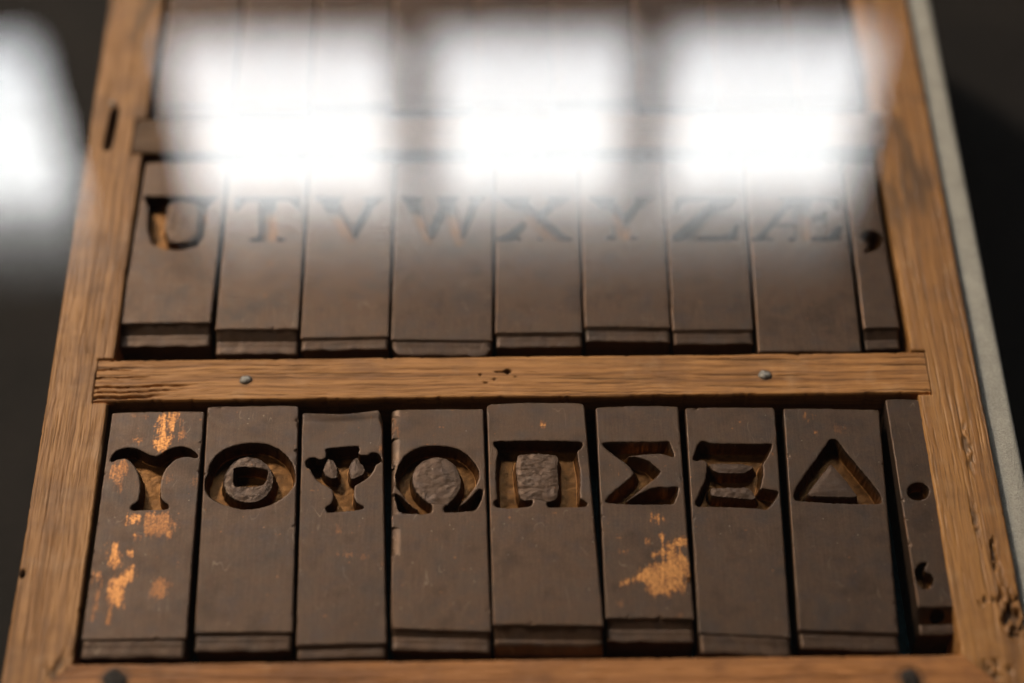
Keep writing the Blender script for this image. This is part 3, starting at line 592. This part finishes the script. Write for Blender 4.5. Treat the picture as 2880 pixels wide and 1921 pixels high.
def build_matrix(d, seed, cell):
    nm = d['n']; zf = d['z']
    TL, TR, BR, BL = [np.array(p) for p in d['q']]
    cx, cy = (TL + TR + BR + BL) / 4
    root = thing("letter_matrix", LABELS.get(nm, d.get('label', '')), "letter matrix", (cx, cy, Z_BASE + 2.6), "letter matrices in the tray")
    z0 = Z_BASE + 2.6
    W = np.linalg.norm(TR - TL); H = np.linalg.norm(TL - BL)
    nu = int(W / cell) + 1; nv = int(H / cell) + 1
    u, v = np.meshgrid(np.linspace(0, 1, nu), np.linspace(0, 1, nv), indexing='ij')   # v: 0 near, 1 far
    us = u * W
    # far edge: rounded corners, slight bow
    rc = 1.3 if nm == 'pi' else .7
    ecx = np.minimum(us, W - us)
    dv = -np.where(ecx < rc, rc - np.sqrt(np.maximum(rc ** 2 - (rc - ecx) ** 2, 0)), 0)
    dv -= (.5 if nm in ('pi', 'sigma') else .2) * (2 * u - 1) ** 2
    if nm == 'psi':
        dv = dv - .5 * sstep(0, .5, u) * (1 - sstep(.6, .95, u)) - 3.6 * sstep(.93, 1.0, u) ** 2
    dv = dv + (fbm(us * .5, us * 0, seed) - .5) * .25
    near = (fbm(us * .25, us * 0 + 4, seed + 9) - .5) * .3
    vv = v + dv / H * sstep(.6, 1., v) + near / H * (1 - sstep(0, .3, v))
    x = (1 - u) * (1 - vv) * BL[0] + u * (1 - vv) * BR[0] + u * vv * TR[0] + (1 - u) * vv * TL[0]
    y = (1 - u) * (1 - vv) * BL[1] + u * (1 - vv) * BR[1] + u * vv * TR[1] + (1 - u) * vv * TL[1]
    wob = (fbm(v * H * .22, v * 0 + 1, seed + 2) - .5) * .09
    x = x + wob * np.where(u < .5, 1 - 2 * u, 2 * u - 1)
    # worn border
    ed = np.minimum(np.minimum(us, W - us), np.minimum(v * H, (1 - v) * H))
    r = .30 + .45 * np.clip(fbm(us * .35, v * H * .35, seed + 3) - .35, 0, 1)
    e = np.clip(ed, 0, r)
    h = -(r - np.sqrt(np.maximum(r * r - (r - e) ** 2, 0))) * .8
    h += (fbm(us * .05, v * H * .05, seed + 5) - .5) * .25
    chip = np.clip(fbm(us * .5, v * H * .5, seed + 6) - .72, 0, 1) * np.clip(1 - ed / 1.1, 0, 1)
    h -= chip * 4
    if nm == 'psi':
        h -= 1.1 * (1 - sstep(0, 4.2, (1 - v) * H)) * (.55 + .45 * np.cos((u - .55) * 3.4))
    if nm == 'omega':
        h -= .9 * np.clip(1 - us / 2.6, 0, 1) ** 2 * sstep(.45, .55, fbm(us * .2, v * H * .28, 88)) * (v > .25)
        # shallow worn furrow under the letter
        dd = np.abs(v * H - 38.3 - us * .10) / .9
        h -= .28 * np.exp(-dd ** 2) * (1 - sstep(.3, .75, u))
    # the cut letter
    S = np.zeros_like(h); isl = np.zeros(h.shape, bool); bare = np.zeros_like(h)
    if d.get('cut'):
        polys = [rounded(p, 2) for p in d['cut']]
        sd = poly_sd(x, y, polys)
        sd = sd + (fbm(x * 1.6, y * 1.6, seed + 7) - .5) * .26 + (fbm(x * .5, y * .5, seed + 8) - .5) * .14
        w = DRAFT.get(nm, .55); dep = DEPTH.get(nm, 4.3)
        S = np.clip((sd + .06) / w, 0, 1)
        S = np.where(S < 1, S ** .85, 1)
        base = h - .16 * np.clip(1 + sd / .45, 0, 1) ** 2 * (sd < 0)
        rp = [rounded(d['cut'][k], 2) for k in d.get('isl', [])] + [rounded(p, 2) for p in d.get('rp', [])]
        for p in rp:
            ps = poly_sd(x, y, [p])
            m = sstep(-.45, .25, ps)
            rgh = (fbm(x * .55, y * .85, seed + 13, 5) - .5) * 2
            rid = -np.abs(fbm(x * .35, y * .5, seed + 17, 4) - .5) * 2
            a = ROUGH_H.get(nm, .2)
            dome = -.16 * (1 - sstep(0, 1.6, ps))
            base = base * (1 - m) + m * (-d['off'] * .6 + a * (rgh + rid + .6) + dome)
            isl |= (ps > -.1)
        if nm == 'theta':
            isl &= sd < .02
        floor = -dep + .14 * (fbm(x * .7, y * .7, seed + 19) - .5)
        h = base * (1 - S) + floor * S
        isl &= S < .5
    cav = sstep(.02, .5, S)
    for wgt, p in d.get('patch', []):
        ps = poly_sd(x, y, [rounded(p, 1)])
        stz = fbm(x * 1.6, y * .28, seed + 23, 4)
        gr = fbm(x * 2.4, y * 2.4, seed + 29, 3)
        m = sstep(-.7, .9, ps + (stz - .5) * 3.4 + (gr - .5) * 1.6 - .1)
        m = m * (ps > -1.6)
        bare = np.maximum(bare, wgt * m * (.25 + 1.1 * gr))
    bare = np.maximum(bare, .45 * sstep(.88, .93, fbm(x * .9, y * .9, seed + 31, 2)))
    bare = np.maximum(bare, 0.2 * np.clip(1 - ed / .4, 0, 1) * sstep(.35, .65, fbm(x * .4, y * .15, seed + 37, 3)))
    bare = np.clip(bare, 0, 1) * (1 - cav)
    V = np.stack([x - cx, y - cy, zf + h - z0], -1).reshape(-1, 3)
    idx = np.arange(nu * nv).reshape(nu, nv)
    F = np.stack([idx[:-1, :-1], idx[1:, :-1], idx[1:, 1:], idx[:-1, 1:]], -1).reshape(-1, 4)
    Sf = S.ravel()[F].max(1); If = isl.ravel()[F].mean(1) > .6
    rec = Sf > .03
    cnt = If & ~(S.ravel()[F].min(1) > .45) & (Sf < .6)
    rec &= ~cnt
    plain = ~rec & ~cnt
    tone = TONE.get(nm, .15)  # far-row blocks default darker, standing in for weaker light there
    attrs = {"bare": bare.ravel(), "cav": cav.ravel(), "tone": np.full(nu * nv, tone)}
    # sides of the block
    loop = np.concatenate([idx[:, 0], idx[-1, 1:], idx[-2::-1, -1], idx[0, -2:0:-1]])
    ring = V[loop]; k = len(loop); bot = ring.copy(); bot[:, 2] = 0
    # lower edges stay a little inside so neighbouring blocks never touch
    bot[:, 0] *= .97
    ids = np.arange(k)
    SF = np.stack([ids, ids + k, np.roll(ids, -1) + k, np.roll(ids, -1)], -1)
    if nm == 'points':     # near end is built separately, with a drilled hole
        SF = np.concatenate([SF[nu - 1:]])
    eV = np.concatenate([ring, bot])
    zA = {"bare": np.zeros(2 * k), "cav": np.zeros(2 * k), "tone": np.full(2 * k, tone)}
    sub_mesh("block", V, F[plain], MAT_FACE, root, attrs, eV, SF, zA)
    if rec.any():
        sub_mesh("letter_recess", V, F[rec], MAT_RECESS, root, attrs)
    if cnt.any():
        sub_mesh("counter", V, F[cnt], MAT_COUNTER, root, attrs)
    if d['step'] > 0:
        step, led = d['step'], d['ledge']
        ds = step * .45                       # the step is a slope facing the reader, then a narrow ledge
        zt = zf - ds - z0
        prof = [(-.05, ds - .45), (.12, ds - .5 if ds > .6 else .05), (ds * .9, .10), (ds + .10, -.02), (ds + .35, .10), (ds + .7, .08), (ds + 1.0, 0), (ds + led * .6, 0), (ds + led - .25, -.02), (ds + led - .06, -.07), (ds + led, -.22), (ds + led - .05, -.5), (ds + led - .6, -1.6), (ds + led * .4, -zt)]
        if nm == 'pi':
            prof = [(-.05, ds - .45), (.12, ds - .5), (ds * .9, .1), (ds + .2, 0), (ds + .5, .05), (ds + led * .5, -.1), (ds + led * .62, -.4), (ds + led + .6, -2.0), (ds + led + .5, -2.3), (ds + led * .4, -zt)]
        if nm == 'points':
            prof = [(ds - .1, .02), (ds + .15, 0), (ds + .5, .05), (ds + led * .5, 0), (ds + led - .25, -.03), (ds + led - .05, -.1), (ds + led, -.3), (ds + led - .05, -.6), (ds + led - .6, -1.8), (ds + led * .4, -zt)]
        n = 40
        VV = []; 
        for i in range(n):
            uu = i / (n - 1)
            ins = .25
            p = BL + (BR - BL) * (ins / W + uu * (1 - 2 * ins / W))
            jit = (float(fbm(np.array(uu * W * .3), np.array(2.), seed + 40)) - .5) * .9
            cut = 1.0
            if nm == 'W': cut = 1 - .55 * max(0, 1 - min(uu, 1 - uu) / .06)
            rim = -.25 * max(0, 1 - min(uu, 1 - uu) * W / .5) ** 2
            for j, (py_, pz) in enumerate(prof):
                dy = py_ * cut + (jit if py_ > ds + led * .6 else jit * .2) * (py_ > 1)
                zz = zt + pz + (rim if pz > -2 else 0) + (float(fbm(np.array(uu * W * .5), np.array(py_ * .6), seed + 44)) - .5) * .22
                VV.append((p[0] - cx, p[1] - cy + .02 - max(dy, 0), max(zz, 0) if j < len(prof) - 1 else 0))
        VV = np.array(VV); m_ = len(prof)
        ii = np.arange(n * m_).reshape(n, m_)
        FF = np.stack([ii[:-1, :-1], ii[:-1, 1:], ii[1:, 1:], ii[1:, :-1]], -1).reshape(-1, 4)
        # end caps
        faces = [list(map(int, f)) for f in FF]
        c0 = [int(a) for a in ii[0]]; c1 = [int(a) for a in ii[-1]]
        base0 = len(VV); VV = np.concatenate([VV, [[VV[0][0], VV[0][1], 0]], [[VV[c1[0]][0], VV[c1[0]][1], 0]]])
        faces.append(list(reversed([base0] + c0[::1]))); faces.append([base0 + 1] + c1)
        ho = mesh_obj("heel", VV, faces, MAT_FACE, root, True, {"bare": np.zeros(len(VV)), "cav": np.zeros(len(VV)), "tone": np.full(len(VV), tone)})
    if nm == 'points':
        ring_n = ring[:nu]                        # near edge of the face
        a, bq = ring_n[0], ring_n[-1]
        ds = d['step'] * .45
        mid = (a + bq) / 2
        hw = abs(bq[0] - a[0]) / 2 - .15
        # sloped end face, local axes: x across, s down the slope
        sl = ds * 1.414
        n = 32; rad = 2.05; cs = sl * .52
        q2 = .7071
        def on(xx, ss, dep=0.0):
            return (mid[0] + xx, mid[1] - ss * q2 + dep * q2, a[2] - ss * q2 - dep * q2)
        Vh = []; Fh = []
        for j in range(n):
            th = 2 * math.pi * (j + .5) / n
            dx, dz = math.cos(th), math.sin(th)
            tx = hw / max(abs(dx), 1e-6)
            tz = ((sl + .6 - cs) if dz > 0 else cs) / max(abs(dz), 1e-6)
            s_ = min(tx, tz)
            Vh.append(on(dx * s_, cs + dz * s_))
        for dep, rr in ((0, rad), (3.6, rad * .92)):
            for j in range(n):
                th = 2 * math.pi * (j + .5) / n
                Vh.append(on(rr * math.cos(th) + .1, cs + rr * math.sin(th), dep))
        Vh.append(on(.1, cs, 4.4))
        for j in range(n):
            j2 = (j + 1) % n
            Fh.append([n + j, n + j2, j2, j]); Fh.append([2 * n + j, 2 * n + j2, n + j2, n + j]); Fh.append([3 * n, 2 * n + j2, 2 * n + j])
        # cheeks closing the wedge under the slope
        k0 = len(Vh)
        for sx in (-1, 1):
            Vh += [on(sx * hw, 0), on(sx * hw, sl + .6), (mid[0] + sx * hw, mid[1] - sl * q2, 0), (mid[0] + sx * hw, mid[1], 0)]
        Fh.append([k0, k0 + 1, k0 + 2, k0 + 3]); Fh.append([k0 + 7, k0 + 6, k0 + 5, k0 + 4])
        Vh = np.array(Vh); 
        mesh_obj("drilled_end", Vh, Fh, MAT_RECESS, root, False, {"bare": np.zeros(len(Vh)), "cav": np.concatenate([np.zeros(n), np.ones(2 * n + 1), np.zeros(8)]), "tone": np.full(len(Vh), tone)})
    return root

for i, d in enumerate(DATA):
    build_matrix(d, 5 + i * 7, .17 if i < 9 else .26)

# far row, seen through the reflected window
ORD = ["leftmost", "second from left", "third from left", "fourth from left", "middle", "fourth from right", "third from right", "second from right", "rightmost"]
xs = [-108.6, -84.5, -61.0, -36.5, -11.0, 14.2, 39.8, 64.0, 88.5, 108.5]
for i in range(9):
    a, bb = xs[i] + .35, xs[i + 1] - .35
    yn = 189.5 + [0, 1.2, .4, 1.0, .2, .9, 1.6, .5, 1.1][i]
    dd = dict(n='far%d' % i, z=-1.4 - .3 * (i % 3), q=[[a, 262], [bb, 262], [bb, yn + 3], [a, yn + 3]], step=[2, 1.5, 5, 1.2, 2, 5, 1.5, 2, 1.8][i], ledge=3.0,
              label="plain brown metal block in the far row behind the window reflection, " + ORD[i])
    build_matrix(dd, 300 + i * 5, .6)

# ------------------------------------------------------------------ glass over the tray and the windows it mirrors
g = bm_obj("glass_pane", box_mesh(-420, 420, -160, 560, 35, 40), MAT_GLASS)
g["label"] = "clear glass sheet of the display case, mirroring bright windows"
g["category"] = "glass"

def window(x0, x1, z0, z1, bars, label):
    y = 4000.0
    t = thing("wide_window", label, "window", ((x0 + x1) / 2, y, z0), "windows mirrored in the glass")
    hw = (x1 - x0) / 2
    fw = 60
    bm = bmesh.new()
    def add(ax, bx, az, bz):
        b2 = box_mesh(ax, bx, -40, 40, az, bz)
        me = bpy.data.meshes.new("tmp"); b2.to_mesh(me); b2.free(); bm.from_mesh(me); bpy.data.meshes.remove(me)
    add(-hw - fw, hw + fw, -fw, 0); add(-hw - fw, hw + fw, z1 - z0 + 385, z1 - z0 + 430)
    add(-hw - fw, -hw, 0, z1 - z0 + 385); add(hw, hw + fw, 0, z1 - z0 + 385)
    bm_obj("window_frame", bm, MAT_WINFRAME, t)
    edges = [-hw] + [bx - (x0 + x1) / 2 for bx in bars] + [hw]
    bw = 58
    bm_obj("haze_panel", box_mesh(-hw + 2, hw - 2, -6, -3, z1 - z0 - 6, z1 - z0 + 384), MAT_HAZE, t)  # added glowing panel, mirrored as a soft haze past the window edge
    for zb in (.34, .60):
        bm_obj("glazing_bar", box_mesh(-hw + 1, hw - 1, 4, 9.5, (z1 - z0) * zb - 5, (z1 - z0) * zb + 5), MAT_WINFRAME, t)
    for k in range(len(edges) - 1):
        a = edges[k] + (bw if k else 0); c = edges[k + 1] - (bw if k < len(edges) - 2 else 0)
        bm_obj("pane", box_mesh(a, c, 10, 22, 0.5, z1 - z0 - .5), MAT_PANE, t)
        if k:
            bm_obj("mullion", box_mesh(edges[k] - bw, edges[k] + bw, -1, 35, 0.5, z1 - z0 - .5), MAT_WINFRAME, t)

window(-960, 1110, 3680, 4440, (-255, 450), "wide three-pane window mirrored in the glass above the far letters")
window(-3400, -1352, 3680, 4440, (-2700, -2010), "window at far left, only a white corner of it mirrored")
